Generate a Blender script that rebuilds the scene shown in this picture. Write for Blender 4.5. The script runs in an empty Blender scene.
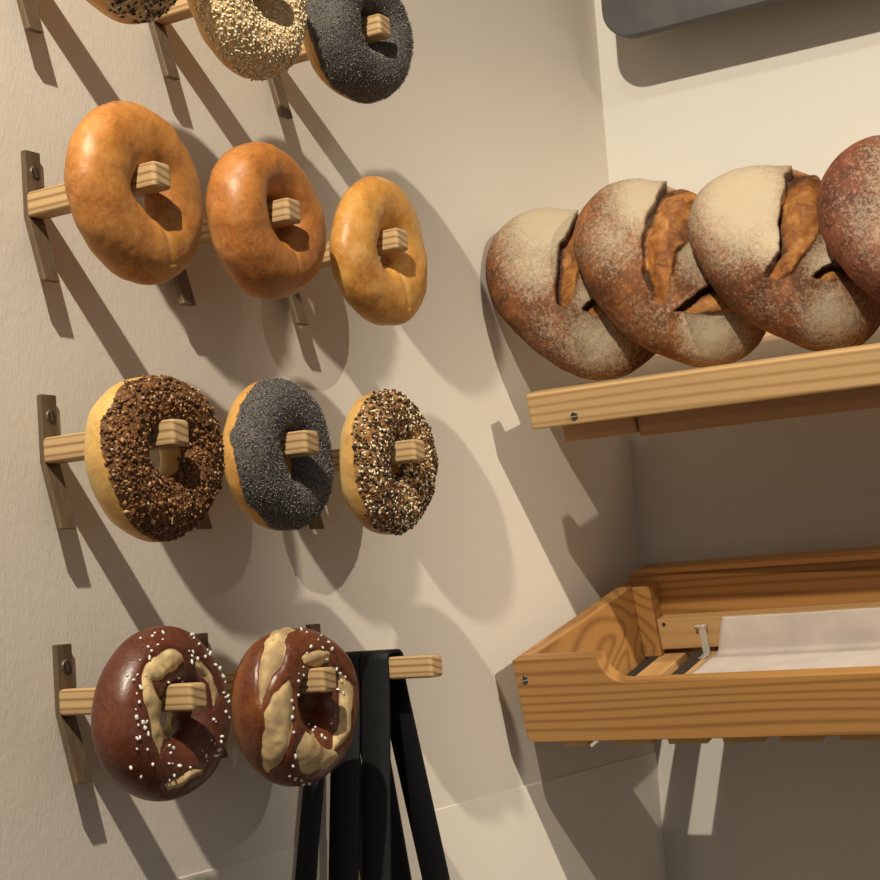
import bpy, bmesh, math, random
import numpy as np
from mathutils import Vector, Matrix, noise as mnoise

random.seed(5); rng = np.random.default_rng(5)
scn = bpy.context.scene
COL = scn.collection

# ------------------------------------------------------------------ camera
F_PX = 1717.309
CAM = np.array([0.81558224, -0.83604912, 1.31422025])
RC = np.array([[0.85059015, 0.52112229, -0.07019941],
               [-0.1093188, 0.04466763, -0.99300262],
               [-0.51434016, 0.85231236, 0.09496231]])
cd = bpy.data.cameras.new('camera'); cam = bpy.data.objects.new('camera', cd); COL.objects.link(cam)
cd.sensor_width = 36; cd.lens = F_PX / 880 * 36; cd.clip_start = 0.02
M = Matrix.Identity(4)
for i in range(3):
    M[i][0] = RC[0][i]; M[i][1] = -RC[1][i]; M[i][2] = -RC[2][i]; M[i][3] = CAM[i]
cam.matrix_world = M
scn.camera = cam

# ------------------------------------------------------------------ node helpers
def new_mat(name):
    m = bpy.data.materials.new(name); m.use_nodes = True
    nt = m.node_tree; nt.nodes.clear()
    out = nt.nodes.new('ShaderNodeOutputMaterial'); b = nt.nodes.new('ShaderNodeBsdfPrincipled')
    nt.links.new(b.outputs[0], out.inputs[0])
    return m, nt, b
def N(nt, t, **kw):
    n = nt.nodes.new(t)
    for k, v in kw.items():
        if k in n.inputs.keys(): n.inputs[k].default_value = v
        else: setattr(n, k, v)
    return n
def L(nt, a, b): nt.links.new(a, b)
def coords(nt, scale=(1, 1, 1), rot=(0, 0, 0), loc=(0, 0, 0), gen=False):
    tc = N(nt, 'ShaderNodeTexCoord'); mp = N(nt, 'ShaderNodeMapping')
    mp.inputs['Scale'].default_value = scale; mp.inputs['Rotation'].default_value = rot; mp.inputs['Location'].default_value = loc
    L(nt, tc.outputs['Object'], mp.inputs[0]); return mp.outputs[0]
def noise(nt, vec, scale, detail=3, rough=.55, dist=0.):
    n = N(nt, 'ShaderNodeTexNoise'); n.inputs['Scale'].default_value = scale; n.inputs['Detail'].default_value = detail
    n.inputs['Roughness'].default_value = rough; n.inputs['Distortion'].default_value = dist
    L(nt, vec, n.inputs['Vector']); return n.outputs[0]
def ramp(nt, fac, stops, interp='LINEAR'):
    r = N(nt, 'ShaderNodeValToRGB'); r.color_ramp.interpolation = interp
    els = r.color_ramp.elements
    while len(els) < len(stops): els.new(.5)
    for e, (p, c) in zip(els, stops):
        e.position = p
        e.color = (c, c, c, 1) if isinstance(c, (int, float)) else (*c, 1)
    L(nt, fac, r.inputs[0]); return r.outputs[0]
def math_(nt, op, a, b=None, c=None, clamp=False):
    n = N(nt, 'ShaderNodeMath', operation=op); n.use_clamp = clamp
    for i, v in enumerate((a, b, c)):
        if v is None: continue
        if isinstance(v, (int, float)): n.inputs[i].default_value = v
        else: L(nt, v, n.inputs[i])
    return n.outputs[0]
def mix(nt, fac, a, b, mode='MIX'):
    n = N(nt, 'ShaderNodeMix', data_type='RGBA', blend_type=mode)
    for s, v in ((n.inputs[0], fac), (n.inputs[6], a), (n.inputs[7], b)):
        if isinstance(v, (int, float)): s.default_value = v
        elif isinstance(v, tuple): s.default_value = (*v, 1)
        else: L(nt, v, s)
    return n.outputs[2]
def bump(nt, bsdf, h, strength=.3, dist=.002):
    b = N(nt, 'ShaderNodeBump'); b.inputs['Strength'].default_value = strength; b.inputs['Distance'].default_value = dist
    L(nt, h, b.inputs['Height']); L(nt, b.outputs[0], bsdf.inputs['Normal'])
def attr(nt, name):
    a = N(nt, 'ShaderNodeAttribute'); a.attribute_name = name; return a.outputs['Fac']
def setb(b, color=None, rough=.5, metal=0., spec=.5):
    if color is not None: b.inputs['Base Color'].default_value = (*color, 1)
    b.inputs['Roughness'].default_value = rough; b.inputs['Metallic'].default_value = metal
    b.inputs['Specular IOR Level'].default_value = spec

# ------------------------------------------------------------------ materials
def wood(name, light, dark, axis, freq=26., stretch=.08, rough=.5, seed=0., contrast=.55, fine=.25, cross=9., lines=90.):
    """grain = contour lines of a noise field stretched along one axis"""
    m, nt, b = new_mat(name)
    sc = [cross, cross, cross]; sc[axis] = cross * stretch
    v = coords(nt, tuple(sc), loc=(seed, seed * 1.7, seed * .6))
    n1 = noise(nt, v, 1.0, 2, .45, .3)
    ax3 = [a for a in range(3) if a != axis]
    sx = N(nt, 'ShaderNodeSeparateXYZ'); tcw = N(nt, 'ShaderNodeTexCoord'); L(nt, tcw.outputs['Object'], sx.inputs[0])
    lin = math_(nt, 'ADD', math_(nt, 'MULTIPLY', sx.outputs[ax3[1]], lines * 6.283), math_(nt, 'MULTIPLY', sx.outputs[ax3[0]], lines * 1.6))
    g = math_(nt, 'SINE', math_(nt, 'ADD', lin, math_(nt, 'MULTIPLY', n1, freq)))
    g = math_(nt, 'ADD', math_(nt, 'MULTIPLY', g, .5), .5)
    g = math_(nt, 'POWER', g, 3.0)
    sf = [420., 420., 420.]; sf[axis] = 9.
    n2 = noise(nt, coords(nt, tuple(sf)), 1.0, 2)
    n3 = noise(nt, coords(nt, (5, 5, 5), loc=(seed, 0, 3)), 1.0, 3)
    f = math_(nt, 'ADD', math_(nt, 'MULTIPLY', g, contrast), math_(nt, 'MULTIPLY', n2, fine), clamp=True)
    base = mix(nt, f, light, dark)
    base = mix(nt, math_(nt, 'MULTIPLY', n3, .35), base, tuple(c * .72 for c in light))
    L(nt, base, b.inputs['Base Color']); setb(b, None, rough, 0, .35)
    bump(nt, b, f, .12, .0006)
    return m

PINE = wood('pine_lip', (.55, .355, .165), (.27, .14, .048), 0, 42, .045, .5, 2., .6, .2, 11., 120.)
PEG = wood('peg_wood', (.60, .40, .20), (.20, .10, .04), 0, 5, .05, .5, 5., .8, .2, 60., 190.)
FIRX = wood('fir_along', (.44, .225, .070), (.17, .066, .016), 0, 90, .075, .45, 7., .62, .2, 7., 62.)
FIRY = wood('fir_depth', (.44, .225, .070), (.17, .066, .016), 1, 120, .45, .45, 11., .62, .2, 8., 22.)
SLAT = wood('slat_wood', (.58, .35, .14), (.40, .21, .07), 1, 20, .08, .5, 4., .35, .2, 14., 20.)
RAWP = wood('batten_wood', (.54, .335, .145), (.37, .20, .072), 0, 20, .06, .5, 9., .35, .2, 12., 60.)
DARKW = wood('cleat_wood', (.47, .255, .115), (.30, .145, .06), 0, 20, .06, .5, 3., .4, .2, 12., 80.)

def plaster(name, col, coarse):
    m, nt, b = new_mat(name)
    v = coords(nt, (1, 1, 1))
    n = noise(nt, v, 3.0, 4)
    L(nt, mix(nt, n, tuple(c * .95 for c in col), tuple(min(1, c * 1.04) for c in col)), b.inputs['Base Color'])
    setb(b, None, .85, 0, .25)
    s1 = noise(nt, coords(nt, (420, 420, 150)), 1.0, 3, .6)
    s2 = noise(nt, v, 95, 3, .6)
    s3 = noise(nt, v, 9, 2)
    h = math_(nt, 'ADD', math_(nt, 'ADD', math_(nt, 'MULTIPLY', s1, .55), math_(nt, 'MULTIPLY', s2, .6)), math_(nt, 'MULTIPLY', s3, 1.2))
    # the plaster is rougher near the entrance side and trowelled smooth towards the corner
    sx = N(nt, 'ShaderNodeSeparateXYZ'); L(nt, v, sx.inputs[0])
    k = N(nt, 'ShaderNodeMapRange'); k.inputs[1].default_value = .05; k.inputs[2].default_value = .42
    k.inputs[3].default_value = 1.0; k.inputs[4].default_value = .34; L(nt, sx.outputs[1], k.inputs[0])
    hh = math_(nt, 'MULTIPLY', h, k.outputs[0]) if coarse else h
    bump(nt, b, hh, .34 if coarse else .12, .0014 if coarse else .001)
    return m
WALL_L = plaster('plaster_left', (.68, .615, .53), True)
WALL_B = plaster('plaster_back', (.60, .565, .505), False)
PLINTH = plaster('plaster_plinth', (.74, .675, .585), False)
m, nt, b = new_mat('floor_tile'); n = noise(nt, coords(nt), 6, 4); L(nt, ramp(nt, n, [(.3, (.20, .17, .14)), (.7, (.30, .26, .21))]), b.inputs['Base Color']); setb(b, None, .6); FLOOR = m
m, nt, b = new_mat('ceiling_paint'); n = noise(nt, coords(nt), 4, 3); L(nt, ramp(nt, n, [(.3, (.62, .56, .48)), (.7, (.68, .62, .53))]), b.inputs['Base Color']); setb(b, None, .9); CEIL = m

m, nt, b = new_mat('bronze_strip')
n = noise(nt, coords(nt, (300, 300, 30)), 1.0, 3)
L(nt, ramp(nt, n, [(.3, (.105, .070, .042)), (.7, (.165, .115, .070))]), b.inputs['Base Color']); setb(b, None, .48, .25, .4)
bump(nt, b, n, .08, .0005); STRIP = m
m, nt, b = new_mat('screw_metal'); n = noise(nt, coords(nt), 600, 2)
L(nt, ramp(nt, n, [(.3, (.12, .085, .052)), (.7, (.20, .145, .09))]), b.inputs['Base Color']); setb(b, None, .5, .4); SCREW = m
m, nt, b = new_mat('steel_screw'); n = noise(nt, coords(nt), 600, 2)
L(nt, ramp(nt, n, [(.3, (.32, .31, .29)), (.7, (.5, .48, .45))]), b.inputs['Base Color']); setb(b, None, .4, .6); STEEL = m
m, nt, b = new_mat('dark_hole'); n = noise(nt, coords(nt), 300, 2)
L(nt, ramp(nt, n, [(.3, (.015, .01, .006)), (.7, (.03, .02, .012))]), b.inputs['Base Color']); setb(b, None, .8); HOLE = m
m, nt, b = new_mat('black_leather'); n = noise(nt, coords(nt), 420, 3)
L(nt, ramp(nt, n, [(.3, (.006, .0062, .007)), (.7, (.011, .0115, .013))]), b.inputs['Base Color']); setb(b, None, .58, 0, .22); bump(nt, b, n, .12, .0004); LEATHER = m
m, nt, b = new_mat('dark_board'); n = noise(nt, coords(nt), 25, 4)
L(nt, ramp(nt, n, [(.3, (.052, .047, .046)), (.7, (.074, .067, .066))]), b.inputs['Base Color']); setb(b, None, .5, 0, .4); BOARD = m
m, nt, b = new_mat('greaseproof_paper')
n = noise(nt, coords(nt), 30, 4); L(nt, ramp(nt, n, [(.3, (.50, .44, .39)), (.7, (.60, .53, .48))]), b.inputs['Base Color']); setb(b, None, .55, 0, .35)
b.inputs['Transmission Weight'].default_value = .0; bump(nt, b, n, .15, .001); PAPER = m
m, nt, b = new_mat('clear_plastic'); n = noise(nt, coords(nt), 40, 2)
L(nt, ramp(nt, n, [(.3, (.9, .9, .88)), (.7, (.97, .97, .95))]), b.inputs['Base Color']); setb(b, None, .08); b.inputs['Transmission Weight'].default_value = .72; b.inputs['IOR'].default_value = 1.45; PLASTIC = m

def bagel_mat(name, deep, mid, pale, topping=None, topscale=900, gloss=.33, split=False, blotch=22):
    m, nt, b = new_mat(name)
    v = coords(nt)
    n1 = noise(nt, v, blotch, 4, .6, .4); n2 = noise(nt, v, 260, 3, .6); n3 = noise(nt, v, 70, 3, .6, 1.2)
    base = ramp(nt, n1, [(.30, deep), (.55, mid), (.78, tuple(.5 * a + .5 * c for a, c in zip(mid, pale)))])
    base = mix(nt, attr(nt, 'pale'), base, pale)
    sp = ramp(nt, n2, [(.50, 0.), (.72, 1.)])
    base = mix(nt, math_(nt, 'MULTIPLY', sp, .28), base, tuple(min(1, c * 1.5 + .04) for c in mid))
    dk = ramp(nt, n3, [(.50, 0.), (.75, 1.)])
    base = mix(nt, math_(nt, 'MULTIPLY', dk, .4), base, tuple(c * .6 for c in deep))
    ln = math_(nt, 'ABSOLUTE', math_(nt, 'SUBTRACT', noise(nt, v, 55, 4, .7, 2.2), .5))
    base = mix(nt, ramp(nt, ln, [(.0, .34), (.045, 0.)]), base, tuple(.5 * a + .5 * c + .03 for a, c in zip(mid, pale)))
    if topping:
        t = attr(nt, 'top'); nn = noise(nt, v, topscale, 2, .7)
        tc = ramp(nt, nn, [(.32, topping[0]), (.52, topping[1]), (.70, topping[2])])
        nb = noise(nt, v, 140, 3)
        f = math_(nt, 'ADD', t, math_(nt, 'MULTIPLY', math_(nt, 'SUBTRACT', nb, .5), .5))
        base = mix(nt, ramp(nt, f, [(.42, 0.), (.56, 1.)]), base, tc)
    if topping:
        L(nt, math_(nt, 'ADD', math_(nt, 'MULTIPLY', t, .4), gloss), b.inputs['Roughness'])
    rough = gloss
    if split:
        s = attr(nt, 'split'); n4 = noise(nt, v, 240, 4, .65); n5 = noise(nt, v, 60, 3)
        cr = ramp(nt, n4, [(.30, (.40, .23, .085)), (.5, (.64, .46, .21)), (.72, (.76, .62, .36))])
        cr = mix(nt, ramp(nt, n5, [(.42, 0.), (.62, .8)]), cr, (.30, .20, .11))
        f = math_(nt, 'ADD', s, math_(nt, 'MULTIPLY', math_(nt, 'SUBTRACT', n4, .5), .35))
        f = ramp(nt, f, [(.44, 0.), (.54, 1.)])
        base = mix(nt, f, base, cr)
        rr = math_(nt, 'ADD', math_(nt, 'MULTIPLY', f, .35), gloss); L(nt, rr, b.inputs['Roughness'])
    L(nt, base, b.inputs['Base Color'])
    b.inputs['Specular IOR Level'].default_value = .5
    if not split and not topping: b.inputs['Roughness'].default_value = rough
    h = math_(nt, 'ADD', math_(nt, 'MULTIPLY', n2, .25), n3)
    bump(nt, b, h, .30, .0012)
    return m

def seed_mat(name, stops, rough=.45, scale=350):
    m, nt, b = new_mat(name)
    n = N(nt, 'ShaderNodeTexWhiteNoise', noise_dimensions='1D'); L(nt, attr(nt, 'rnd'), n.inputs['W'])
    L(nt, ramp(nt, n.outputs[0], stops), b.inputs['Base Color']); setb(b, None, rough, 0, .4)
    return m
POPPY = seed_mat('poppy', [(0., (.022, .022, .025)), (.42, (.085, .082, .084)), (.72, (.21, .20, .195)), (.90, (.40, .36, .31)), (1., (.60, .48, .34))], .4)
SESAME = seed_mat('sesame', [(0., (.58, .43, .22)), (.4, (.74, .61, .38)), (1., (.88, .80, .60))], .4)
BLACKS = seed_mat('black_sesame', [(0., (.012, .008, .007)), (.6, (.035, .022, .016)), (1., (.10, .05, .025))], .4)
ONION = seed_mat('onion_crumb', [(0., (.045, .015, .006)), (.4, (.12, .045, .013)), (.75, (.27, .115, .035)), (.95, (.42, .22, .08)), (1., (.65, .5, .34))], .5)
CRUMB = seed_mat('brown_crumb', [(0., (.05, .02, .008)), (.6, (.16, .07, .02)), (1., (.34, .18, .06))], .5)
m, nt, b = new_mat('salt'); n = noise(nt, coords(nt), 900, 2); L(nt, ramp(nt, n, [(.3, (.72, .68, .62)), (.7, (.9, .87, .82))]), b.inputs['Base Color']); setb(b, None, .35)
b.inputs['Subsurface Weight'].default_value = .2; b.inputs['Subsurface Radius'].default_value = (.001, .001, .001); SALT = m

def loaf_mat(name, crust=(.25, .095, .03), seed=0.):
    m, nt, b = new_mat(name)
    v = coords(nt, loc=(seed, seed, seed))
    n1 = noise(nt, v, 16, 4, .6, .3); n2 = noise(nt, v, 520, 3, .75); n3 = noise(nt, v, 60, 4, .65, .5); n4 = noise(nt, v, 230, 4, .7)
    base = ramp(nt, n1, [(.32, tuple(c * .45 for c in crust)), (.5, crust), (.68, tuple(c * 1.7 for c in crust))])
    base = mix(nt, ramp(nt, n3, [(.42, 0.), (.66, .75)]), base, tuple(c * .35 for c in crust))
    base = mix(nt, ramp(nt, n4, [(.50, 0.), (.68, .55)]), base, tuple(c * 2.1 + .01 for c in crust))
    # torn, flour-free score: orange brown, charred at its lip
    s = attr(nt, 'score')
    sc = ramp(nt, n3, [(.30, (.10, .028, .007)), (.5, (.29, .105, .020)), (.70, (.50, .225, .055))])
    sc = mix(nt, ramp(nt, n4, [(.45, 0.), (.7, .5)]), sc, (.16, .055, .014))
    base = mix(nt, s, base, sc)
    ch = math_(nt, 'ADD', attr(nt, 'char'), math_(nt, 'MULTIPLY', math_(nt, 'SUBTRACT', n4, .5), .9))
    base = mix(nt, ramp(nt, ch, [(.30, 0.), (.70, .92)]), base, (.040, .015, .007))
    nz = math_(nt, 'ADD', math_(nt, 'MULTIPLY', n2, .5), math_(nt, 'ADD', math_(nt, 'MULTIPLY', n4, .32), math_(nt, 'MULTIPLY', n3, .18)))
    nz = math_(nt, 'MULTIPLY', math_(nt, 'SUBTRACT', nz, .5), 3.0)
    f = math_(nt, 'ADD', attr(nt, 'flour'), math_(nt, 'MULTIPLY', nz, .62))
    f = ramp(nt, f, [(.30, 0.), (.50, .42), (.85, .95)])
    f = math_(nt, 'MULTIPLY', f, math_(nt, 'SUBTRACT', 1.0, math_(nt, 'MULTIPLY', s, .93), clamp=True))
    base = mix(nt, f, base, (.42, .345, .235))
    L(nt, base, b.inputs['Base Color']); setb(b, None, .68, 0, .3)
    h = math_(nt, 'ADD', math_(nt, 'MULTIPLY', n2, .3), math_(nt, 'MULTIPLY', n3, 1.0))
    bump(nt, b, h, .45, .0022)
    return m

# ------------------------------------------------------------------ mesh helpers
def link_mesh(name, me, mat, parent=None, smooth=False):
    o = bpy.data.objects.new(name, me); COL.objects.link(o)
    if mat: me.materials.append(mat)
    if smooth: me.shade_smooth()
    if parent: o.parent = parent
    return o
def bm_obj(name, bm, mat, parent=None, smooth=False):
    bmesh.ops.recalc_face_normals(bm, faces=bm.faces[:])
    me = bpy.data.meshes.new(name); bm.to_mesh(me); bm.free()
    return link_mesh(name, me, mat, parent, smooth)
def np_obj(name, V, Fc, mat, parent=None, smooth=True, attrs=None):
    me = bpy.data.meshes.new(name)
    me.from_pydata([tuple(map(float, p)) for p in V], [], [tuple(map(int, q)) for q in Fc]); me.update()
    for k, a in (attrs or {}).items():
        at = me.attributes.new(k, 'FLOAT', 'POINT'); at.data.foreach_set('value', np.asarray(a, dtype=np.float32))
    return link_mesh(name, me, mat, parent, smooth)
def add_box(bm, lo, hi, bev=0., seg=2):
    c = [(a + b_) / 2 for a, b_ in zip(lo, hi)]; s = [b_ - a for a, b_ in zip(lo, hi)]
    r = bmesh.ops.create_cube(bm, size=1.0, matrix=Matrix.Translation(c) @ Matrix.Diagonal((*s, 1)))
    if bev > 0:
        es = list({e for v in r['verts'] for e in v.link_edges})
        bmesh.ops.bevel(bm, geom=es, offset=bev, segments=seg, affect='EDGES', profile=.5)
def box(name, lo, hi, mat, parent=None, bev=0., seg=2):
    bm = bmesh.new(); add_box(bm, lo, hi, bev, seg); return bm_obj(name, bm, mat, parent)
def prism(name, pts, y0, y1, mat, parent=None, bev=0., axis='y'):
    """extrude a closed (x, z) outline along y (or a (y, z) outline along x)"""
    bm = bmesh.new()
    mk = (lambda p, t: (p[0], t, p[1])) if axis == 'y' else (lambda p, t: (t, p[0], p[1]))
    a = [bm.verts.new(mk(p, y0)) for p in pts]; c = [bm.verts.new(mk(p, y1)) for p in pts]
    bm.faces.new(a); bm.faces.new(c[::-1])
    n = len(pts)
    for i in range(n): bm.faces.new((a[i], a[(i + 1) % n], c[(i + 1) % n], c[i]))
    if bev > 0:
        bmesh.ops.recalc_face_normals(bm, faces=bm.faces[:])
        es = [e for e in bm.edges if e.calc_face_angle(0) > .6]
        bmesh.ops.bevel(bm, geom=es, offset=bev, segments=2, affect='EDGES', profile=.5)
    return bm_obj(name, bm, mat, parent)
def tag(o, label=None, cat=None, group=None, kind=None):
    if label: o['label'] = label
    if cat: o['category'] = cat
    if group: o['group'] = group
    if kind: o['kind'] = kind
    return o
def empty(name, loc, rot=(0, 0, 0)):
    o = bpy.data.objects.new(name, None); COL.objects.link(o); o.location = loc; o.rotation_euler = rot; o.empty_display_size = .02
    return o
def struct(o): o['kind'] = 'structure'; return o
def screw_mesh(name, r, mat, h=.0016, slot=True):
    bm = bmesh.new()
    bmesh.ops.create_cone(bm, segments=24, radius1=r, radius2=r * .82, depth=h, cap_ends=True, matrix=Matrix.Translation((0, 0, h / 2)))
    if slot:
        n0 = len(bm.faces)
        add_box(bm, (-r * .78, -r * .13, h * .62), (r * .78, r * .13, h * 1.04))
        bm.faces.ensure_lookup_table()
        for f in bm.faces[n0:]: f.material_index = 1
    me = bpy.data.meshes.new(name)
    bmesh.ops.recalc_face_normals(bm, faces=bm.faces[:]); bm.to_mesh(me); bm.free()
    me.materials.append(mat)
    if slot: me.materials.append(HOLE)
    return me

# ------------------------------------------------------------------ the room
YB = .93
def slab(name, lo, hi, mat): return struct(box(name, lo, hi, mat))
slab('wall_left', (-.15, -4.6, 0), (0, YB, 2.75), WALL_L)
slab('wall_back', (-.15, YB, 0), (4.2, YB + .15, 2.75), WALL_B)
slab('floor', (-.15, -4.6, -.1), (4.2, YB + .15, 0), FLOOR)
slab('ceiling', (-.15, -4.6, 2.75), (4.2, YB + .15, 2.85), CEIL)
bm = bmesh.new(); add_box(bm, (0, -4.6, 0), (.0012, YB, 1.135), .0005, 2)
struct(bm_obj('trim_1', bm, PLINTH))

# ------------------------------------------------------------------ pegs
def make_peg_parts():
    pl = bmesh.new()
    w, t = .0070, .0046
    pts = [(0, .038), (t, .038), (t, -.006), (.0172, -.053), (.0122, -.053), (0, -.0075)]   # (x, z)
    a = [pl.verts.new((x, -w, z)) for x, z in pts]; c = [pl.verts.new((x, w, z)) for x, z in pts]
    pl.faces.new(a); pl.faces.new(c[::-1])
    for i in range(len(pts)): pl.faces.new((a[i], a[(i + 1) % 6], c[(i + 1) % 6], c[i]))
    bmesh.ops.recalc_face_normals(pl, faces=pl.faces[:])
    bmesh.ops.bevel(pl, geom=pl.edges[:], offset=.0006, segments=2, affect='EDGES', profile=.5)
    me_p = bpy.data.meshes.new('mounting_strip'); pl.to_mesh(me_p); pl.free(); me_p.materials.append(STRIP)
    bm = bmesh.new(); add_box(bm, (t - .0005, -.0085, -.0086), (.117, .0085, .0086), .0028, 3)
    me_g = bpy.data.meshes.new('peg'); bm.to_mesh(me_g); bm.free(); me_g.materials.append(PEG)
    me_s = screw_mesh('screw', .0044, SCREW)
    return me_p, me_g, me_s
ME_STRIP, ME_PEG, ME_SCREW = make_peg_parts()
ROWZ = {1: 1.7715, 2: 1.600, 3: 1.434, 4: 1.2675}
ROWY = {1: .000, 2: .0035, 3: .0075, 4: .0105}
CY = (0., .1425, .285)
PEG_LABEL = {
    (1, 0): 'wooden peg on a bent metal strip behind the black and white seeded bagel',
    (1, 1): 'wooden peg on a bent metal strip behind the white sesame bagel',
    (1, 2): 'wooden peg on a bent metal strip through the poppy seed bagel of the top row',
    (2, 0): 'wooden peg on a bent metal strip through the big shiny plain bagel',
    (2, 1): 'wooden peg on a bent metal strip through the middle plain bagel of the three',
    (2, 2): 'wooden peg on a bent metal strip through the pale smallest-looking plain bagel',
    (3, 0): 'wooden peg on a bent metal strip through the bagel crusted with brown crumbs',
    (3, 1): 'wooden peg on bent metal strip through the poppy bagel beside the brown crumbed one',
    (3, 2): 'wooden peg on a bent metal strip through the mixed seed bagel',
    (4, 0): 'wooden peg on a bent metal strip through the salted pretzel bagel on the left',
    (4, 1): 'wooden peg on a bent metal strip through the pretzel bagel next to the straps',
    (4, 2): 'wooden peg on a bent metal strip with black straps hung over it and no bagel',
}
rs = random.Random(3)
for (r, c), lab in PEG_LABEL.items():
    root = empty('bread_peg', (0, CY[c] + ROWY[r] - .0012, ROWZ[r]))
    tag(root, lab, 'peg', 'wall pegs for bread')
    st = bpy.data.objects.new('mounting_strip', ME_STRIP); COL.objects.link(st); st.parent = root; st['label'] = 'dull bronze bent strip'
    sc = bpy.data.objects.new('screw', ME_SCREW); COL.objects.link(sc); sc.parent = st
    sc.location = (.0042, .0004, .0235); sc.rotation_euler = (0, math.pi / 2, 0)
    sc.rotation_euler = (Matrix.Rotation(math.pi / 2, 3, 'Y') @ Matrix.Rotation(math.radians(25 + rs.uniform(-15, 15)), 3, 'Z')).to_euler()
    pg = bpy.data.objects.new('peg', ME_PEG); COL.objects.link(pg); pg.parent = root; pg['label'] = 'pale square wooden peg with layered grain'

# ------------------------------------------------------------------ bagels
def scr(P, centre):
    """directions in the bread's own face: right and down in millimetre-like units (1.49 units per mm)"""
    d = (P - centre)
    dep = RC[2] @ (centre - CAM)
    k = F_PX / (dep + d @ RC[2])
    rel = (P - CAM) @ RC.T
    c0 = RC @ (centre - CAM)
    return (rel[:, 0] / rel[:, 2] - c0[0] / c0[2]) * F_PX, (rel[:, 1] / rel[:, 2] - c0[1] / c0[2]) * F_PX
def poly_sd(x, y, poly):
    """signed distance to a polygon, positive inside"""
    poly = np.asarray(poly, float); n = len(poly)
    ins = np.zeros(len(x), bool); dm = np.full(len(x), 1e9)
    for i in range(n):
        x1, y1 = poly[i]; x2, y2 = poly[(i + 1) % n]
        ex, ey = x2 - x1, y2 - y1; L2 = ex * ex + ey * ey + 1e-9
        t = np.clip(((x - x1) * ex + (y - y1) * ey) / L2, 0, 1)
        dm = np.minimum(dm, np.hypot(x - x1 - t * ex, y - y1 - t * ey))
        cr = ((y1 > y) != (y2 > y)) & (x < (x2 - x1) * (y - y1) / (y2 - y1 + 1e-12) + x1)
        ins ^= cr
    return np.where(ins, dm, -dm)
def fbm(P, scale, seed=0., octv=3):
    o = np.zeros(len(P))
    for i, p in enumerate(P):
        o[i] = mnoise.fractal(Vector((p[0] * scale + seed, p[1] * scale - seed, p[2] * scale + 2 * seed)), 1.0, 2.0, octv)
    return o
def smooth(a, b, x):
    t = np.clip((x - a) / (b - a), 0, 1); return t * t * (3 - 2 * t)

def bagel_surface(Ro, tube, ax, seed, nu=150, nv=84, lump=.05, yaw=0., pitch=0., sq=1.0, roll=0.):
    """ring whose axis is +X; Ro outer radius, tube radial half width, ax axial half width; returns local points (centre at origin)"""
    r_ = np.random.default_rng(seed)
    u = np.linspace(0, 2 * np.pi, nu, endpoint=False); v = np.linspace(0, 2 * np.pi, nv, endpoint=False)
    U, W = np.meshgrid(u, v, indexing='ij')
    p1, p2, p3, p4 = r_.uniform(0, 6.28, 4)
    rad = 1 + lump * .55 * np.cos(2 * U + p1) + lump * .35 * np.cos(3 * U + p2)
    tb = tube * (1 + lump * .9 * np.cos(U + p3) + lump * .7 * np.cos(3 * U + p4))
    cx = np.cos(W); sx = np.sin(W)
    # back (towards the wall) a little flatter
    axx = np.where(sx < 0, ax * .88, ax) * (1 + lump * .5 * np.cos(2 * U + p2))
    X = axx * np.sign(sx) * np.abs(sx) ** .92
    Rm = (Ro * rad - tube)
    R = Rm + tb * np.sign(cx) * np.abs(cx) ** .95
    Y = R * np.cos(U); Z = R * np.sin(U) * sq
    P = np.stack([X, Y, Z], -1).reshape(-1, 3)
    nr = np.stack([np.sin(W), np.cos(W) * np.cos(U), np.cos(W) * np.sin(U)], -1).reshape(-1, 3)
    P = P + nr * (fbm(P, 26, seed * .37, 2) * .0016 * (lump / .05))[:, None]
    idx = np.arange(nu * nv).reshape(nu, nv)
    a = idx; b_ = np.roll(idx, -1, 0); c = np.roll(b_, -1, 1); d = np.roll(idx, -1, 1)
    Fc = np.stack([a, d, c, b_], -1).reshape(-1, 4)
    Rm3 = np.array((Matrix.Rotation(yaw, 3, 'Z') @ Matrix.Rotation(pitch, 3, 'Y') @ Matrix.Rotation(roll, 3, 'X')))
    return P @ Rm3.T, Fc, nr @ Rm3.T, W.reshape(-1), U.reshape(-1), Rm3

def seeds_mesh(name, P, Nn, size, shape, mat, parent, jitter=.35, sink=.35, seed=0):
    """many small seeds joined into one uncountable topping: shape = (long, wide, thick) multipliers"""
    r_ = np.random.default_rng(seed)
    base = np.array([(1, 0, 0), (-.85, 0, 0), (0, 1, 0), (0, -1, 0), (0, 0, 1), (0, 0, -1), (.55, .62, .5), (.55, -.62, .5)][:6], float)
    tris = np.array([(0, 2, 4), (2, 1, 4), (1, 3, 4), (3, 0, 4), (2, 0, 5), (1, 2, 5), (3, 1, 5), (0, 3, 5)])
    V = []; T = []; rn = []
    sh = np.array(shape)
    for i in range(len(P)):
        n = Nn[i] + r_.normal(0, jitter * .5, 3); n /= np.linalg.norm(n)
        t = np.cross(n, r_.normal(0, 1, 3)); t /= np.linalg.norm(t); bt = np.cross(n, t)
        s = size * r_.uniform(.75, 1.25)
        q = base * sh * s
        V.append(P[i] + Nn[i] * (s * sh[2] * (1 - sink) * .6) + q[:, :1] * t + q[:, 1:2] * bt + q[:, 2:] * n)
        T.append(tris + 6 * i); rn += [r_.uniform(0, 100)] * 6
    o = np_obj(name, np.concatenate(V), np.concatenate(T), mat, parent, True, {'rnd': rn})
    o['kind'] = 'stuff'
    return o

def pick(P, Nn, W, weight, n, seed):
    r_ = np.random.default_rng(seed)
    w = np.clip(weight, 0, None); w = w / w.sum()
    i = r_.choice(len(P), n, replace=False if (w > 0).sum() > n else True, p=w)
    # random point inside the neighbouring cells
    return P[i] + r_.normal(0, .0005, (n, 3)), Nn[i]

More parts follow.
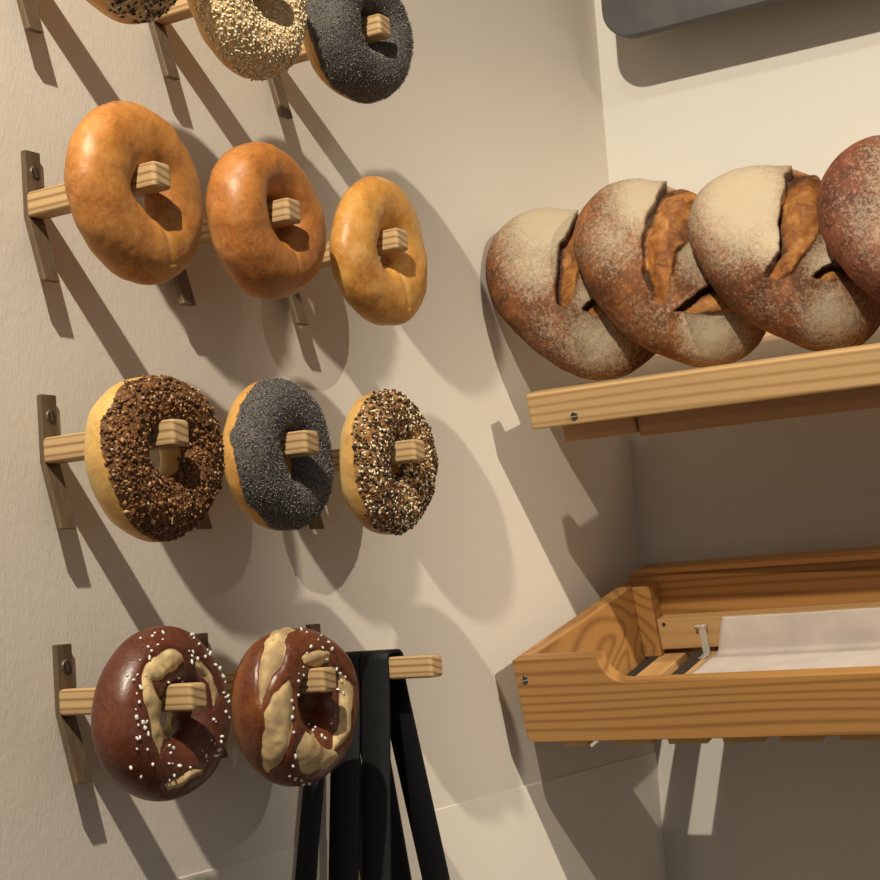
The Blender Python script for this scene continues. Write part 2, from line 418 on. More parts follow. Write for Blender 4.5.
BG = 'bagels hanging on the peg wall'
def make_bagel(name, centre, label, mat, Ro=.060, tube=.0235, ax=.0255, seed=1, topmask=None, hi=False, **kw):
    centre = np.array(centre, float)
    nu, nv = (300, 150) if hi else (150, 84)
    P, Fc, Nn, W, U, R3 = bagel_surface(Ro, tube, ax, seed, nu, nv, **kw)
    root = empty(name, tuple(centre)); tag(root, label, 'bagel', BG)
    # intrinsic colour fields: pale flat underside (towards the wall) and topped face
    s = np.sin(W)
    nz = fbm(P, 45, seed * .91, 3)
    return root, P, Fc, Nn, s, nz, centre

# plain bagels -------------------------------------------------------
PLAIN1 = bagel_mat('plain_gold', (.27, .080, .012), (.48, .185, .032), (.64, .36, .10), gloss=.47)
PLAIN2 = bagel_mat('plain_amber', (.25, .072, .012), (.44, .155, .028), (.60, .31, .08), gloss=.44)
PLAIN3 = bagel_mat('plain_pale', (.40, .135, .018), (.58, .27, .05), (.70, .47, .17), gloss=.44)
for nm, c, lab, mt, seed, Ro, kw, palek in (
        ('plain_bagel', (.0895, .0075, 1.5930), 'large glossy golden plain bagel, leftmost of the plain row', PLAIN1, 11, .0590, dict(tube=.0229, ax=.0182, sq=1.02), .5),
        ('plain_bagel', (.087, .149, 1.598), 'amber brown plain bagel in the middle of the plain row', PLAIN2, 12, .0570, dict(tube=.0219, ax=.0225), .5),
        ('plain_bagel', (.091, .2915, 1.595), 'pale yellow-brown plain bagel nearest the stacked loaves', PLAIN3, 27, .0595, dict(tube=.0229, ax=.0168), .9)):
    root, P, Fc, Nn, s, nz, ce = make_bagel(nm, c, lab, mt, Ro=Ro, seed=seed, hi=True, **kw)
    # stretch seam running through the hole and wrinkles low on the ring
    xs, ys = scr(P + ce, ce)
    seam = np.exp(-((np.arctan2(P[:, 2], P[:, 1]) + 1.1 + .35 * np.sin(30 * P[:, 0])) / .09) ** 2) * (np.hypot(P[:, 1], P[:, 2]) < .05)
    P = P - Nn * (seam * .0011)[:, None] + Nn * (fbm(P, 70, seed, 2) * .0005)[:, None]
    low = smooth(.01, -.05, P[:, 2]) * smooth(.3, -.6, s) * palek
    np_obj('crust', P, Fc, mt, root, True, {'pale': np.clip(low + .35 * smooth(.1, .6, nz) * palek + seam * .25, 0, 1)})

# poppy bagels -------------------------------------------------------
POPB = bagel_mat('poppy_bagel', (.42, .17, .030), (.60, .30, .065), (.72, .48, .16),
                 topping=((.030, .029, .031), (.075, .071, .070), (.20, .14, .09)), topscale=900, gloss=.4)
def seeded(nm, c, lab, mt, seed, Ro, kw, edge, toppings, streak=0.):
    root, P, Fc, Nn, s, nz, ce = make_bagel(nm, c, lab, mt, Ro=Ro, seed=seed, hi=True, **kw)
    top = smooth(edge - .22, edge + .22, s + nz * .16)
    if streak:
        bare = np.exp(-((nz - .30) / .05) ** 2) * streak
        top = np.clip(top - bare, 0, 1)
    np_obj('crust', P, Fc, mt, root, True, {'top': top, 'pale': smooth(.2, -.9, s) * .85})
    view = (CAM - ce); view /= np.linalg.norm(view)
    for k, (pn, n, size, shp, sm, thr) in enumerate(toppings):
        w = np.where(top > thr, top, 0) + .0002
        # even spread: weight by ring circumference (cells shrink towards the hole)
        w = w * np.hypot(P[:, 1], P[:, 2])
        Pp, Np = pick(P, Nn, s, w, n, seed * 10 + k)
        seeds_mesh(pn, Pp, Np, size, shp, sm, root, seed=seed + k)
    return root
seeded('poppy_seed_bagel', (.087, .286, 1.774), 'grey poppy seed bagel, rightmost of the top row', POPB, 31, .0590, dict(tube=.0215, ax=.0240), -.25,
       [('poppy_seeds', 9500, .00056, (1, .9, .75), POPPY, .45)], .25)
seeded('poppy_seed_bagel', (.0815, .153, 1.428), 'blue-grey poppy seed bagel between the brown crumbed and mixed seed bagels', POPB, 33, .0528, dict(tube=.0196, ax=.0215), .08,
       [('poppy_seeds', 9500, .00056, (1, .9, .75), POPPY, .5)], .0)
# white sesame -------------------------------------------------------
SESB = bagel_mat('sesame_bagel', (.42, .17, .030), (.60, .30, .065), (.70, .44, .14),
                 topping=((.48, .30, .12), (.62, .44, .21), (.72, .56, .32)), topscale=300, gloss=.4)
seeded('sesame_bagel', (.084, .1455, 1.7655), 'bagel covered in white sesame seeds, middle of the top row', SESB, 35, .0575, dict(tube=.0210, ax=.0225), -.25,
       [('sesame_seeds', 3600, .00180, (1, .62, .42), SESAME, .4)])
# black and white sesame, top left ------------------------------------
seeded('black_and_white_seed_bagel', (.092, .003, 1.7680), 'bagel with black and white seeds, cut off by the top edge at left', SESB, 37, .0575, dict(tube=.0210, ax=.0215), .1,
       [('black_sesame_seeds', 1500, .00190, (1, .62, .45), BLACKS, .4), ('white_sesame_seeds', 900, .00185, (1, .62, .42), SESAME, .5)])
# brown crumb bagel ----------------------------------------------------
ONB = bagel_mat('crumb_bagel', (.46, .21, .045), (.62, .36, .095), (.74, .56, .24),
                topping=((.055, .020, .007), (.15, .060, .016), (.30, .14, .04)), topscale=420, gloss=.45)
seeded('onion_crumb_bagel', (.0875, .0125, 1.4225), 'bagel with a thick coat of dark brown crumbs and a bare pale left edge', ONB, 41, .0550, dict(tube=.0200, ax=.0203), .30,
       [('crumb_topping', 1900, .00155, (1, .8, .5), ONION, .45), ('onion_flakes', 520, .0030, (1, .65, .28), ONION, .45)])
# everything -----------------------------------------------------------
EVB = bagel_mat('everything_bagel', (.40, .18, .040), (.58, .32, .085), (.76, .58, .25),
                topping=((.13, .055, .018), (.28, .13, .04), (.46, .27, .10)), topscale=240, gloss=.45)
seeded('everything_bagel', (.0825, .2955, 1.4285), 'bagel sprinkled with mixed dark and white seeds, rightmost below the plain bagels', EVB, 43, .0555, dict(tube=.0207, ax=.0195), .16,
       [('dark_seeds', 1000, .00175, (1, .75, .6), BLACKS, .40), ('white_sesame_seeds', 950, .00190, (1, .62, .42), SESAME, .5), ('brown_crumbs', 700, .0018, (1, .8, .6), CRUMB, .45)])

# pretzel bagels -------------------------------------------------------
PRETZ = bagel_mat('pretzel_bagel', (.070, .015, .007), (.105, .025, .010), (.20, .060, .017), gloss=.36, split=True, blotch=14)
PRETZ2 = bagel_mat('pretzel_bagel_light', (.080, .018, .008), (.125, .031, .011), (.40, .14, .026), gloss=.36, split=True, blotch=14)
bmx = bmesh.new(); bmesh.ops.create_icosphere(bmx, subdivisions=1, radius=.00096)
for v in bmx.verts: v.co *= 1 + .22 * mnoise.noise(v.co * 1500)
ME_SALT = bpy.data.meshes.new('salt_grain'); bmx.to_mesh(ME_SALT); bmx.free(); ME_SALT.materials.append(SALT); ME_SALT.shade_smooth()
def cr(pts, sc_, ox, oy, cx, cy): return [(x / sc_ + ox - cx, y / sc_ + oy - cy) for x, y in pts]
def pretzel(nm, c, lab, mt, seed, Ro, kw, cpx, patches, salt_px, palefun):
    root, P, Fc, Nn, s, nz, ce = make_bagel(nm, c, lab, mt, Ro=Ro, seed=seed, hi=True, **kw)
    x, y = scr(P + ce, ce)
    vd = (CAM - ce); vd /= np.linalg.norm(vd)
    front = (Nn @ vd) > -.15
    nx, ny = nz * 5, fbm(P, 60, seed, 2) * 5
    sd = np.full(len(P), -99.)
    for pl in patches: sd = np.maximum(sd, poly_sd(x + nx, y + ny, pl))
    sd = np.where(front, sd, -99)
    split = smooth(-1.4, 1.4, sd)
    rim = np.exp(-((sd + .5) / 2.2) ** 2)
    P2 = P + Nn * (split * .0012 * smooth(0, 9, sd) - rim * .0010 + split * nz * .0016)[:, None]
    np_obj('crust', P2, Fc, mt, root, True, {'split': split, 'pale': palefun(x, y, s)})
    # salt: every grain its own piece
    cand = np.where((Nn @ vd) > .12)[0]
    r_ = np.random.default_rng(seed)
    n = 0
    for (sx_, sy_) in salt_px:
        d = np.hypot(x[cand] - sx_, y[cand] - sy_)
        d = np.hypot(x[cand] - sx_ + r_.normal(0, 1.2), y[cand] - sy_ + r_.normal(0, 1.2))
        i = cand[np.argmin(d)]
        if d.min() > 3: continue
        g = bpy.data.objects.new('salt_grain', ME_SALT); COL.objects.link(g); g.parent = root
        g.location = tuple(P2[i] + Nn[i] * .0005); k = r_.uniform(.75, 1.5); g.scale = (k * r_.uniform(.8, 1.8), k * r_.uniform(.7, 1.1), k * r_.uniform(.7, 1.1)); g.rotation_euler = tuple(r_.uniform(0, 3, 3))
        n += 1
    return root
S4 = (4.4, 40, 610, 160, 714)
p1 = [cr([(440, 290), (455, 240), (490, 200), (560, 175), (620, 190), (635, 225), (600, 270), (540, 300), (490, 315), (500, 350), (545, 410), (572, 460), (565, 520), (545, 590), (518, 660), (505, 600), (488, 500), (460, 420), (450, 350)], *S4),
      cr([(690, 210), (720, 255), (760, 305), (775, 370), (755, 430), (742, 380), (735, 330), (690, 305), (672, 265)], *S4),
      cr([(545, 770), (620, 722), (718, 700), (700, 735), (640, 780), (570, 810)], *S4)]
salt1 = cr([(430, 128), (478, 120), (535, 102), (490, 112), (510, 160), (528, 142), (480, 190), (462, 160), (440, 228), (478, 210), (370, 290), (402, 315), (425, 290), (448, 298), (438, 345), (415, 382), (428, 405), (410, 442), (412, 480), (442, 490), (430, 515), (458, 500), (444, 535), (465, 545), (415, 572), (440, 572), (462, 520), (424, 610), (465, 628), (380, 702), (436, 742), (486, 686),
            (655, 115), (672, 118), (690, 148), (665, 135), (662, 178), (655, 210), (650, 240), (675, 215), (640, 190), (720, 205), (732, 195), (728, 180), (760, 245), (775, 225), (790, 262), (805, 285), (790, 295), (800, 320), (812, 345), (795, 365), (805, 385), (800, 405), (818, 410), (810, 440), (815, 465), (770, 500), (750, 480), (745, 575), (770, 590), (795, 565), (800, 590), (770, 620), (765, 645), (785, 640),
            (545, 372), (560, 395), (575, 430), (540, 355), (548, 325), (555, 605), (580, 605), (560, 632), (556, 680), (582, 676), (600, 690), (645, 698), (705, 630), (722, 650), (575, 732), (565, 750), (720, 660), (600, 300), (610, 330)], *S4)
pretzel('pretzel_bagel', (.0800, .0155, 1.2575), 'mahogany pretzel bagel with white salt, lower left, the left of two', PRETZ, 51, .0560, dict(tube=.0205, ax=.0205, lump=.03), (160, 714), p1, salt1,
        lambda x, y, s: smooth(-.2, -.95, s) * .5)
S5 = (3.259, 220, 610, 294, 706)
p2 = [cr([(180, 62), (210, 57), (240, 65), (222, 90), (205, 120), (200, 170), (150, 260), (130, 320), (120, 300), (128, 200), (150, 110)], *S5),
      cr([(218, 228), (232, 280), (235, 340), (210, 480), (165, 537), (135, 505), (128, 430), (145, 340), (180, 275)], *S5),
      cr([(265, 162), (300, 145), (355, 150), (350, 180), (312, 207), (278, 190)], *S5),
      cr([(392, 205), (425, 250), (440, 310), (430, 400), (400, 452), (360, 472), (383, 400), (385, 330), (383, 260)], *S5),
      cr([(262, 430), (280, 402), (310, 410), (350, 460), (388, 478), (340, 530), (280, 547), (248, 510), (243, 465)], *S5)]
salt2 = cr([(262, 68), (280, 78), (312, 98), (325, 105), (342, 112), (358, 132), (290, 122), (282, 135), (262, 200), (248, 212), (270, 228), (252, 240), (240, 268), (252, 272), (250, 285), (245, 300), (252, 320), (355, 200), (365, 210), (380, 215), (390, 212), (375, 232), (390, 240), (385, 262), (396, 275), (240, 330), (238, 362), (250, 380), (285, 375), (298, 390), (310, 402), (322, 415), (332, 428), (358, 372), (238, 405), (232, 512), (220, 545), (245, 555), (260, 560), (275, 568), (282, 562), (240, 490), (330, 130), (345, 165), (300, 210), (318, 215), (265, 215), (230, 300), (400, 225), (372, 192)], *S5)
pretzel('pretzel_bagel', (.081, .1575, 1.251), 'pretzel bagel with broad pale split patches hanging beside the black straps', PRETZ2, 53, .0565, dict(tube=.0205, ax=.0255, lump=.03), (294, 706), p2, salt2,
        lambda x, y, s: np.clip(smooth(.1, -.9, s) * .9, 0, 1) * smooth(30, -20, x))

# ------------------------------------------------------------------ black straps over the last peg
def strap(x0, x1, yc, zc, fdy, bdy, label, zlow=.72):
    pts = []
    rp = .0112
    for t in np.linspace(math.pi, 0, 17): pts.append((yc + rp * math.copysign(abs(math.cos(t)) ** .55, math.cos(t)), zc + .0045 + .0085 * abs(math.sin(t)) ** .75))
    # front leg is at yc - rp, back leg at yc + rp ; both fan out while they fall, then close in a wide bend
    front = [(yc - rp, zc + .004), (yc - rp - .0005, zc - .012)]
    for k in np.linspace(.12, 1, 16): front.append((yc - rp + fdy * k, zc - .012 - .16 * k))
    front += [(yc - rp + fdy * 1.35, zc - .30), (yc - rp + fdy * 1.4, zlow + .10)]
    back = [(yc + rp, zc + .004), (yc + rp + .0005, zc - .010)]
    for k in np.linspace(.08, 1, 16): back.append((yc + rp + bdy * k, zc - .010 - .16 * k))
    back += [(yc + rp + bdy * 1.5, zc - .30), (yc + rp + bdy * 1.5, zlow + .10)]
    ya, yb = front[-1][0], back[-1][0]; rr = (yb - ya) / 2
    bend = [((ya + yb) / 2 - rr * math.cos(t), zlow + .10 - rr * math.sin(t)) for t in np.linspace(.2, math.pi - .2, 12)]
    loop = pts[::-1] + [] 
    arc = sorted(pts, key=lambda p: p[0])            # front to back over the peg
    loop = front[::-1] + arc + back + bend[::-1]
    # remove doubles
    q = [loop[0]]
    for p in loop[1:]:
        if math.hypot(p[0] - q[-1][0], p[1] - q[-1][1]) > .0008: q.append(p)
    n = len(q); th = .0015
    c = np.array(q); tan = np.roll(c, -1, 0) - np.roll(c, 1, 0); tan /= np.linalg.norm(tan, axis=1)[:, None]
    nor = np.stack([-tan[:, 1], tan[:, 0]], 1)
    outer = c + nor * th; inner = c - nor * th
    bm = bmesh.new(); rings = []
    e = .0006
    prof = [(x0, .55, 1), (x0 + e, 1, 1), (x1 - e, 1, 1), (x1, .55, 1), (x1, .55, -1), (x1 - e, 1, -1), (x0 + e, 1, -1), (x0, .55, -1)]
    for i in range(n):
        rings.append([bm.verts.new((x, c[i, 0] + nor[i, 0] * th * k * s_, c[i, 1] + nor[i, 1] * th * k * s_)) for x, k, s_ in prof])
    for i in range(n):
        a, b_ = rings[i], rings[(i + 1) % n]
        for j in range(8): bm.faces.new((a[j], a[(j + 1) % 8], b_[(j + 1) % 8], b_[j]))
    o = bm_obj('strap_loop', bm, LEATHER, None, True)
    tag(o, label, 'strap', 'black straps on the last peg'); return o
yp = CY[2] + ROWY[4]; zp = ROWZ[4]
strap(.0050, .0238, yp, zp, -.0420, .028, 'black leather strap loop nearest the wall, partly behind the pretzel bagel')
strap(.0245, .0515, yp, zp, -.0230, .031, 'black leather strap loop in the middle of the three')
strap(.0530, .0785, yp, zp, -.0180, .045, 'black leather strap loop nearest the bare end of the peg')

# ------------------------------------------------------------------ upper shelf with loaves
TS = math.radians(16)
shelf = empty('bread_shelf', (.05, .593, 1.5055), (TS, 0, 0))
tag(shelf, 'tilted pine shelf carrying the row of round dark loaves', 'shelf')
SW = .95
bm = bmesh.new(); add_box(bm, (0, 0, -.0345), (SW, .020, 0), .0028, 3)
bm_obj('front_lip', bm, PINE, shelf)
box('shelf_board', (.002, .0195, -.030), (SW - .002, .30, -.0125), RAWP, shelf, .001)
box('support_block', (.022, .020, -.0535), (.097, .055, -.0302), DARKW, shelf, .001)
box('support_rail', (.098, .024, -.0575), (SW - .02, .060, -.0302), DARKW, shelf, .001)
sc = bpy.data.objects.new('screw', screw_mesh('lip_screw', .0042, STEEL)); COL.objects.link(sc)
sc.location = (.0475, .0005, -.0262); sc.rotation_euler = (math.pi / 2, 0, .3); sc.parent = shelf
# wedge brackets that carry the tilted board off the back wall
ct, sn = math.cos(TS), math.sin(TS)
def wedge(x, tilt, O, yb, zb, ylo, parent, name='wall_bracket', th=.03):
    """bracket in world (y, z) turned into the local frame of a tilted parent"""
    pts = []
    for Y, Z in ((ylo, None), (yb, None), (yb, zb)):
        if Z is None:
            y = (Y - O[1]) / math.cos(tilt)
            pts.append((y, -.0302))
        else:
            dy, dz = Y - O[1], Z - O[2]
            pts.append((dy * math.cos(tilt) + dz * math.sin(tilt), -dy * math.sin(tilt) + dz * math.cos(tilt)))
    return prism(name, pts, x, x + th, DARKW, parent, 0., 'x')
for x in (.30, .78): wedge(x, TS, (.05, .593, 1.5055), YB, 1.51, .70, shelf)

LOAFM = [loaf_mat('loaf_crust', (.165, .058, .018), 0.), loaf_mat('loaf_crust_b', (.19, .068, .020), 3.), loaf_mat('loaf_crust_c', (.165, .058, .019), 6.), loaf_mat('loaf_crust_d', (.15, .048, .022), 9.)]
def make_loaf(c, phi, lean, spin, A, B, Ht, Hb, label, mat, cpx, slashes, floury, seed):
    c = np.array(c)
    t = np.array([math.cos(phi), math.sin(phi), 0]); n = np.array([math.sin(phi) * math.cos(lean), -math.cos(phi) * math.cos(lean), math.sin(lean)])
    up = np.cross(n, t) * -1; up = up if up[2] > 0 else -up
    a = t * math.cos(spin) - up * math.sin(spin)      # long axis: right and down
    b_ = t * math.sin(spin) + up * math.cos(spin)
    nu, nv = 260, 200
    th = np.linspace(0, np.pi, nu); ph = np.linspace(0, 2 * np.pi, nv, endpoint=False)
    T, Ph = np.meshgrid(th, ph, indexing='ij')
    st = np.sin(T) ** .86
    x = A * np.cos(T) * (1 + .0 * Ph)
    cy = np.cos(Ph); cz = np.sin(Ph)
    yy = B * st * np.sign(cy) * np.abs(cy) ** .9
    H = np.where(cz > 0, Ht, Hb); zz = H * st * np.sign(cz) * np.abs(cz) ** np.where(cz > 0, .95, .75)
    Q = np.stack([x, yy, zz], -1).reshape(-1, 3)
    nl = np.stack([np.cos(T) / A * np.ones_like(Ph), yy / B ** 2, zz / H ** 2], -1).reshape(-1, 3); nl /= np.linalg.norm(nl, axis=1)[:, None]
    Q += nl * (fbm(Q, 11, seed, 2) * .005)[:, None] + nl * (fbm(Q, 60, seed, 2) * .0008)[:, None]
    Bm = np.stack([a, b_, n], 1)
    P = Q @ Bm.T; Nw = nl @ Bm.T
    sx, sy = scr(P + c, c)
    vd = CAM - c; vd /= np.linalg.norm(vd); facing = (Nw @ vd) > .02
    wob = fbm(P, 50, seed + 1, 3) * 4
    score = np.zeros(len(P)); char = np.zeros(len(P)); disp = np.zeros(len(P))
    for kind, pl in slashes:
        pl = [(u - cpx[0], v - cpx[1]) for u, v in pl]
        sd = np.where(facing, poly_sd(sx + wob, sy + wob * .5, pl), -99)
        s = smooth(-1.2, 1.2, sd); score = np.maximum(score, s)
        pa = np.array(pl); left = pa[pa[:, 0].argsort()[:max(3, len(pa) // 2)]]
        # distance from the left (overhanging) lip drives the depth of the groove
        dl = np.full(len(P), 1e9)
        nleft = kind
        for i in range(nleft):
            (x1, y1), (x2, y2) = pl[i], pl[i + 1]
            ex, ey = x2 - x1, y2 - y1
            tt = np.clip(((sx - x1) * ex + (sy - y1) * ey) / (ex * ex + ey * ey + 1e-9), 0, 1)
            dl = np.minimum(dl, np.hypot(sx - x1 - tt * ex, sy - y1 - tt * ey))
        disp -= s * .010 * np.exp(-dl / 11)
        disp += s * (.0050 * smooth(5, 18, dl) + wob * .0009)
        disp += (1 - s) * .0045 * np.exp(-dl / 7) * (sd > -40)
        char = np.maximum(char, (np.exp(-(np.minimum(dl, 99) / (5.5 + wob)) ** 2) * smooth(-4, 1, sd)) * .9)
        char = np.maximum(char, np.exp(-((sd + .5) / 1.8) ** 2) * .5)
        if kind > 3:
            yt = min(v for _, v in pl); char = np.maximum(char, s * .75 * smooth(yt + 30, yt + 8, sy + wob))
    P2 = P + Nw * disp[:, None]
    fl = np.zeros(len(P))
    for u, v, r_, k in floury: fl = np.maximum(fl, k * np.exp(-(((sx - (u - cpx[0])) ** 2 + (sy - (v - cpx[1])) ** 2) / (r_ * r_)) ** .9))
    fl = np.maximum(fl, .22) * (1 - .55 * char)
    idx = np.arange(nu * nv).reshape(nu, nv)
    aa = idx[:-1]; bb = idx[1:]; Fc = np.stack([aa, np.roll(aa, -1, 1), np.roll(bb, -1, 1), bb], -1).reshape(-1, 4)
    o = np_obj('sourdough_loaf', P2, Fc, mat, None, True, {'score': score, 'char': char, 'flour': fl})
    o.location = tuple(c)
    tag(o, label, 'loaf', 'crusty loaves on the shelf')
    Pw = P2 + c
    hs = (Pw - np.array([.05, .593, 1.5055])) @ np.array([0, -sn, ct])
    print('LOAF', label[:20], 'min height over shelf', round(float(hs.min()), 4), 'minX', round(float(Pw[:, 0].min()), 4), 'Ymin/max', round(float(Pw[:, 1].min()), 3), round(float(Pw[:, 1].max()), 3))
    return o
D = math.radians
sl1 = [(6, [(596, 207), (570, 212), (561, 222), (547, 247), (544, 275), (542, 290), (544, 307), (550, 310), (558, 300), (564, 280), (572, 260), (584, 245), (589, 225)]),
       (2, [(569, 312), (585, 297), (602, 305), (606, 320), (580, 319)])]
sl2 = [(6, [(705, 186), (677, 180), (660, 190), (648, 215), (639, 240), (640, 270), (649, 302), (662, 306), (668, 275), (678, 250), (692, 222), (701, 202)]),
       (2, [(672, 314), (695, 298), (714, 284), (735, 300), (752, 313), (705, 316)])]
sl3 = [(6, [(800, 166), (784, 178), (778, 202), (777, 224), (780, 251), (766, 269), (764, 279), (776, 281), (791, 273), (802, 256), (813, 235), (817, 221), (816, 200), (816, 180)]),
       (2, [(811, 278), (830, 264), (848, 270), (862, 280), (826, 283)])]
PHI, LEAN = D(36), D(14)
make_loaf((.0778, .6645, 1.6085), PHI, LEAN, D(50), .098, .0740, .041, .030, 'dark floury loaf at the left end of the shelf, closest to the left wall', LOAFM[0], (562, 296), sl1,
          [(535, 222, 62, 1.05), (520, 268, 40, .75), (585, 345, 44, .78), (575, 300, 26, .7), (545, 330, 60, .42)], 1)
make_loaf((.1830, .655, 1.6105), PHI, LEAN, D(50), .105, .0750, .043, .030, 'dark floury loaf second from the left wall, with a wide open score', LOAFM[1], (668, 275), sl2,
          [(642, 200, 46, 1.0), (612, 240, 50, .55), (702, 252, 40, .85), (712, 335, 44, .90), (650, 320, 60, .36)], 2)
make_loaf((.3020, .655, 1.6060), PHI, LEAN, D(48), .101, .0745, .043, .030, 'dark floury loaf third from the left wall, with a charred score edge', LOAFM[2], (790, 258), sl3,
          [(742, 198, 66, 1.1), (768, 240, 34, .9), (725, 250, 45, .52), (826, 262, 28, .8), (830, 318, 44, .74), (770, 310, 50, .35)], 3)
make_loaf((.4290, .648, 1.6032), PHI, LEAN, D(46), .104, .0780, .046, .032, 'unscored-looking brown loaf cut off by the right edge of the picture', LOAFM[3], (905, 238), [],
          [(890, 180, 70, .62), (860, 230, 70, .48)], 4)

# ------------------------------------------------------------------ lower tray
TT = math.radians(14.5)
TO = (.025, .575, 1.2575)
TK = .9875
tray = empty('slatted_tray', TO, (TT, 0, 0)); tray.scale = (TK, TK, TK)
tag(tray, 'tilted orange-brown wooden tray with a cut-down front and slatted base', 'tray')
TW = .70
prof = [(0, 0), (.086, .0)]
for t in np.linspace(0, 1, 10):
    a = math.pi + t * math.pi / 2
    prof.append((.115 + .0245 * math.cos(a) - .0005, -.0005 + .0255 * math.sin(a)))
prof += [(TW - .115, -.026)]
for t in np.linspace(0, 1, 10):
    a = -math.pi / 2 + t * math.pi / 2
    prof.append((TW - .115 + .0245 * math.cos(a) + .0005, -.0005 + .0255 * math.sin(a)))
prof += [(TW - .086, 0), (TW, 0), (TW, -.082)] 
for t in np.linspace(0, 1, 6):
    a = -math.pi / 2 - t * math.pi / 2
    prof.append((.008 + .008 * math.cos(a), -.074 + .008 * math.sin(a)))
prism('front_board', prof, 0, .018, FIRX, tray, .0012)
for x0 in (0, TW - .018): box('side_board', (x0, .0182, -.082), (x0 + .018, .268, 0), FIRY, tray, .0015)
bprof = [(0.0, -.082), (TW, -.082), (TW, 0)]
for t in np.linspace(0, 1, 8): bprof.append((TW - .028 + .028 * math.cos(t * math.pi / 2), -.012 + .026 * math.sin(t * math.pi / 2)))
for t in np.linspace(0, 1, 8): bprof.append((.028 - .028 * math.sin(t * math.pi / 2), -.012 + .026 * math.cos(t * math.pi / 2)))
prism('back_board', bprof, .2682, .286, FIRX, tray, .0012)
box('back_batten', (.0382, .250, -.0720), (TW - .0382, .2681, -.039), RAWP, tray, .001)
for x, w_ in [(.034, .0275)] + [(.0885 + .0535 * i, .039) for i in range(11)]:
    if x + w_ < TW - .018: box('slat', (x, .004, -.0882), (x + w_, .266, -.0782), SLAT, tray, .0015)
box('added_light_stop', (.0185, .0182, -.0781), (TW - .0185, .1345, -.0722), SLAT, tray, .001)  # unseen board added over the slats to cut short the light strips below
for x in (.0181, TW - .0381): box('corner_post', (x, .246, -.0781), (x + .020, .2681, -.001), FIRY, tray, .001)
sc = bpy.data.objects.new('screw', sc.data); COL.objects.link(sc)
sc.location = (.0105, .0005, -.0200); sc.rotation_euler = (math.pi / 2, 0, .5); sc.parent = tray
for i, (hx, hz) in enumerate(((.0455, -.0445), (.0810, -.0485))):
    bm = bmesh.new(); bmesh.ops.create_cone(bm, segments=16, radius1=.0022, radius2=.0018, depth=.0012, cap_ends=True, matrix=Matrix.Translation((hx, .2498, hz)) @ Matrix.Rotation(math.pi / 2, 4, 'X'))
    bm_obj('screw_head', bm, HOLE, tray)
for xx in (.12, .52):
    pts = []
    for Y, Z in ((.845, 1.235), (YB, 1.235), (YB, 1.325), (.850, 1.318)):
        dy, dz = Y - TO[1], Z - TO[2]
        y_, z_ = dy * math.cos(TT) + dz * math.sin(TT), -dy * math.sin(TT) + dz * math.cos(TT)
        pts.append((max(y_ / TK, .2862) if Y < .9 else y_ / TK, z_ / TK))
    prism('wall_bracket', pts, xx, xx + .04, DARKW, tray, 0., 'x')

# paper in the tray
xs = np.linspace(.101, .60, 90); pathp = []
for t in np.linspace(0, 1, 30): pathp.append((.135 + t * .103, -.0772))
for t in np.linspace(.1, 1, 7):
    a = t * (math.pi / 2 - .12); pathp.append((.238 + .006 * math.sin(a), -.0772 + .006 * (1 - math.cos(a))))
for t in np.linspace(.1, 1, 14): pathp.append((.2440 + t * .0030, -.0712 + t * .0324))
V = []; nP = len(pathp)
for j, (py, pz) in enumerate(pathp):
    for i, px in enumerate(xs):
        up_ = j > 32
        skew = .013 * max(0, (j - 30)) / 20 - .006 * (1 - min(1, j / 30))
        w = .0013 * mnoise.noise(Vector((px * 16, py * 30, pz * 30))) + .0006 * mnoise.noise(Vector((px * 60, py * 60, pz * 60)))
        w = (w + .0012) * min(1, abs(j - 33) / 8)
        V.append((px + skew, py - (w if up_ else 0), pz + (0 if up_ else w)))
V = np.array(V); nx_ = len(xs); Fc = []
for j in range(nP - 1):
    for i in range(nx_ - 1):
        q = j * nx_ + i; Fc.append((q, q + 1, q + 1 + nx_, q + nx_))
# give the sheet a thickness
paper = np_obj('baking_paper', V, Fc, PAPER, None, True)
so = paper.modifiers.new('thickness', 'SOLIDIFY'); so.thickness = .0003; so.offset = 1
paper.location = TO; paper.scale = (TK, TK, TK); paper.rotation_euler = (TT, 0, 0)
tag(paper, 'sheet of white greaseproof paper lying in the tray and folded up its back', 'paper')

# small clear plastic clip standing by the paper
bm = bmesh.new()
add_box(bm, (.0865, .2440, -.0770), (.0945, .2452, -.0475), .0003, 1)
add_box(bm, (.0865, .2290, -.0776), (.0945, .2440, -.0766), .0003, 1)
add_box(bm, (.0820, .2425, -.0480), (.0955, .2465, -.0455), .0006, 1)
clip = bm_obj('plastic_clip', bm, PLASTIC); clip.location = TO; clip.scale = (TK, TK, TK); clip.rotation_euler = (TT, 0, 0)
tag(clip, 'small clear plastic clip standing on the tray slats left of the paper', 'clip')

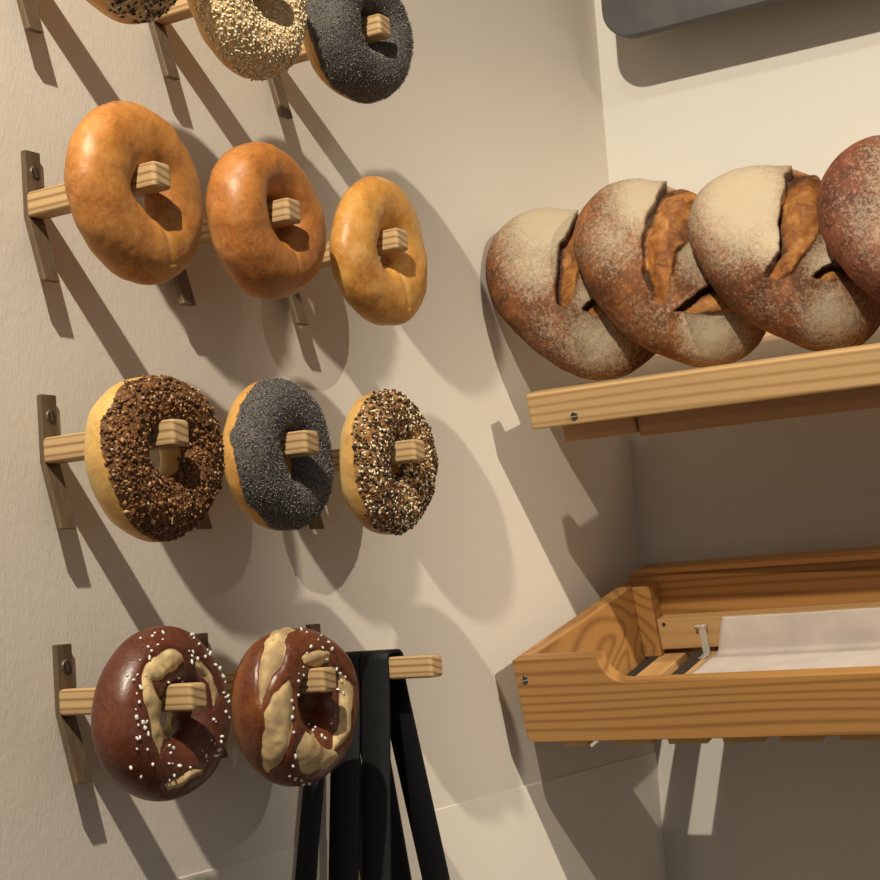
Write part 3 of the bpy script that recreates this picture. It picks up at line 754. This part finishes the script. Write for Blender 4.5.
# ------------------------------------------------------------------ dark board above
GB = .085
bx0, bz0, bx1, bz1, rr = .047, 1.9140, .95, 2.45, .034
bp = []
for cx_, cz_, a0 in ((bx0 + rr, bz0 + rr, math.pi), (bx1 - rr, bz0 + rr, 1.5 * math.pi), (bx1 - rr, bz1 - rr, 0), (bx0 + rr, bz1 - rr, .5 * math.pi)):
    for t in np.linspace(0, 1, 10): a = a0 + t * math.pi / 2; bp.append((cx_ + rr * math.cos(a), cz_ + rr * math.sin(a)))
board = empty('wall_board', (.5, YB, 1.93))
tag(board, 'dark grey rounded board mounted high on the back wall above the loaves', 'board')
pb = prism('panel', [(x - .5, z - 1.93) for x, z in bp], -GB, -GB + .014, BOARD, board, .0012)
for xx in (.25, .75):
    bm = bmesh.new(); bmesh.ops.create_cone(bm, segments=20, radius1=.012, radius2=.012, depth=GB - .0142, cap_ends=True, matrix=Matrix.Translation((xx - .5, -(GB - .0142) / 2, .37)) @ Matrix.Rotation(math.pi / 2, 4, 'X'))
    bm_obj('standoff', bm, STEEL, board)

# ------------------------------------------------------------------ light
def spot(name, loc, target, power, col, size, cone, blend):
    ld = bpy.data.lights.new(name, 'SPOT'); ld.energy = power; ld.color = col; ld.shadow_soft_size = size; ld.spot_size = math.radians(cone); ld.spot_blend = blend
    o = bpy.data.objects.new(name, ld); COL.objects.link(o); o.location = loc
    o.rotation_euler = (Vector(target) - Vector(loc)).to_track_quat('-Z', 'Y').to_euler(); return o
spot('spot_rack', (.55, -.917, 2.61), (.0, .25, 1.78), 147, (1, .915, .75), .013, 84, .65)
spot('spot_corner', (2.7, -.4, 2.60), (.05, .90, 1.20), 262, (1, .91, .75), .015, 27, 1.0)
spot('spot_shelf', (.46, -.39, 2.62), (.65, .93, 1.80), 8, (1, .92, .77), .013, 62, .6)
w = bpy.data.worlds.new('room_light'); scn.world = w; w.use_nodes = True
bgn = w.node_tree.nodes['Background']; bgn.inputs[0].default_value = (1, .95, .93, 1); bgn.inputs[1].default_value = .34

scn.view_settings.view_transform = 'Standard'; scn.view_settings.look = 'None'
scn.view_settings.exposure = 0; scn.view_settings.gamma = 1; scn.view_settings.use_curve_mapping = False
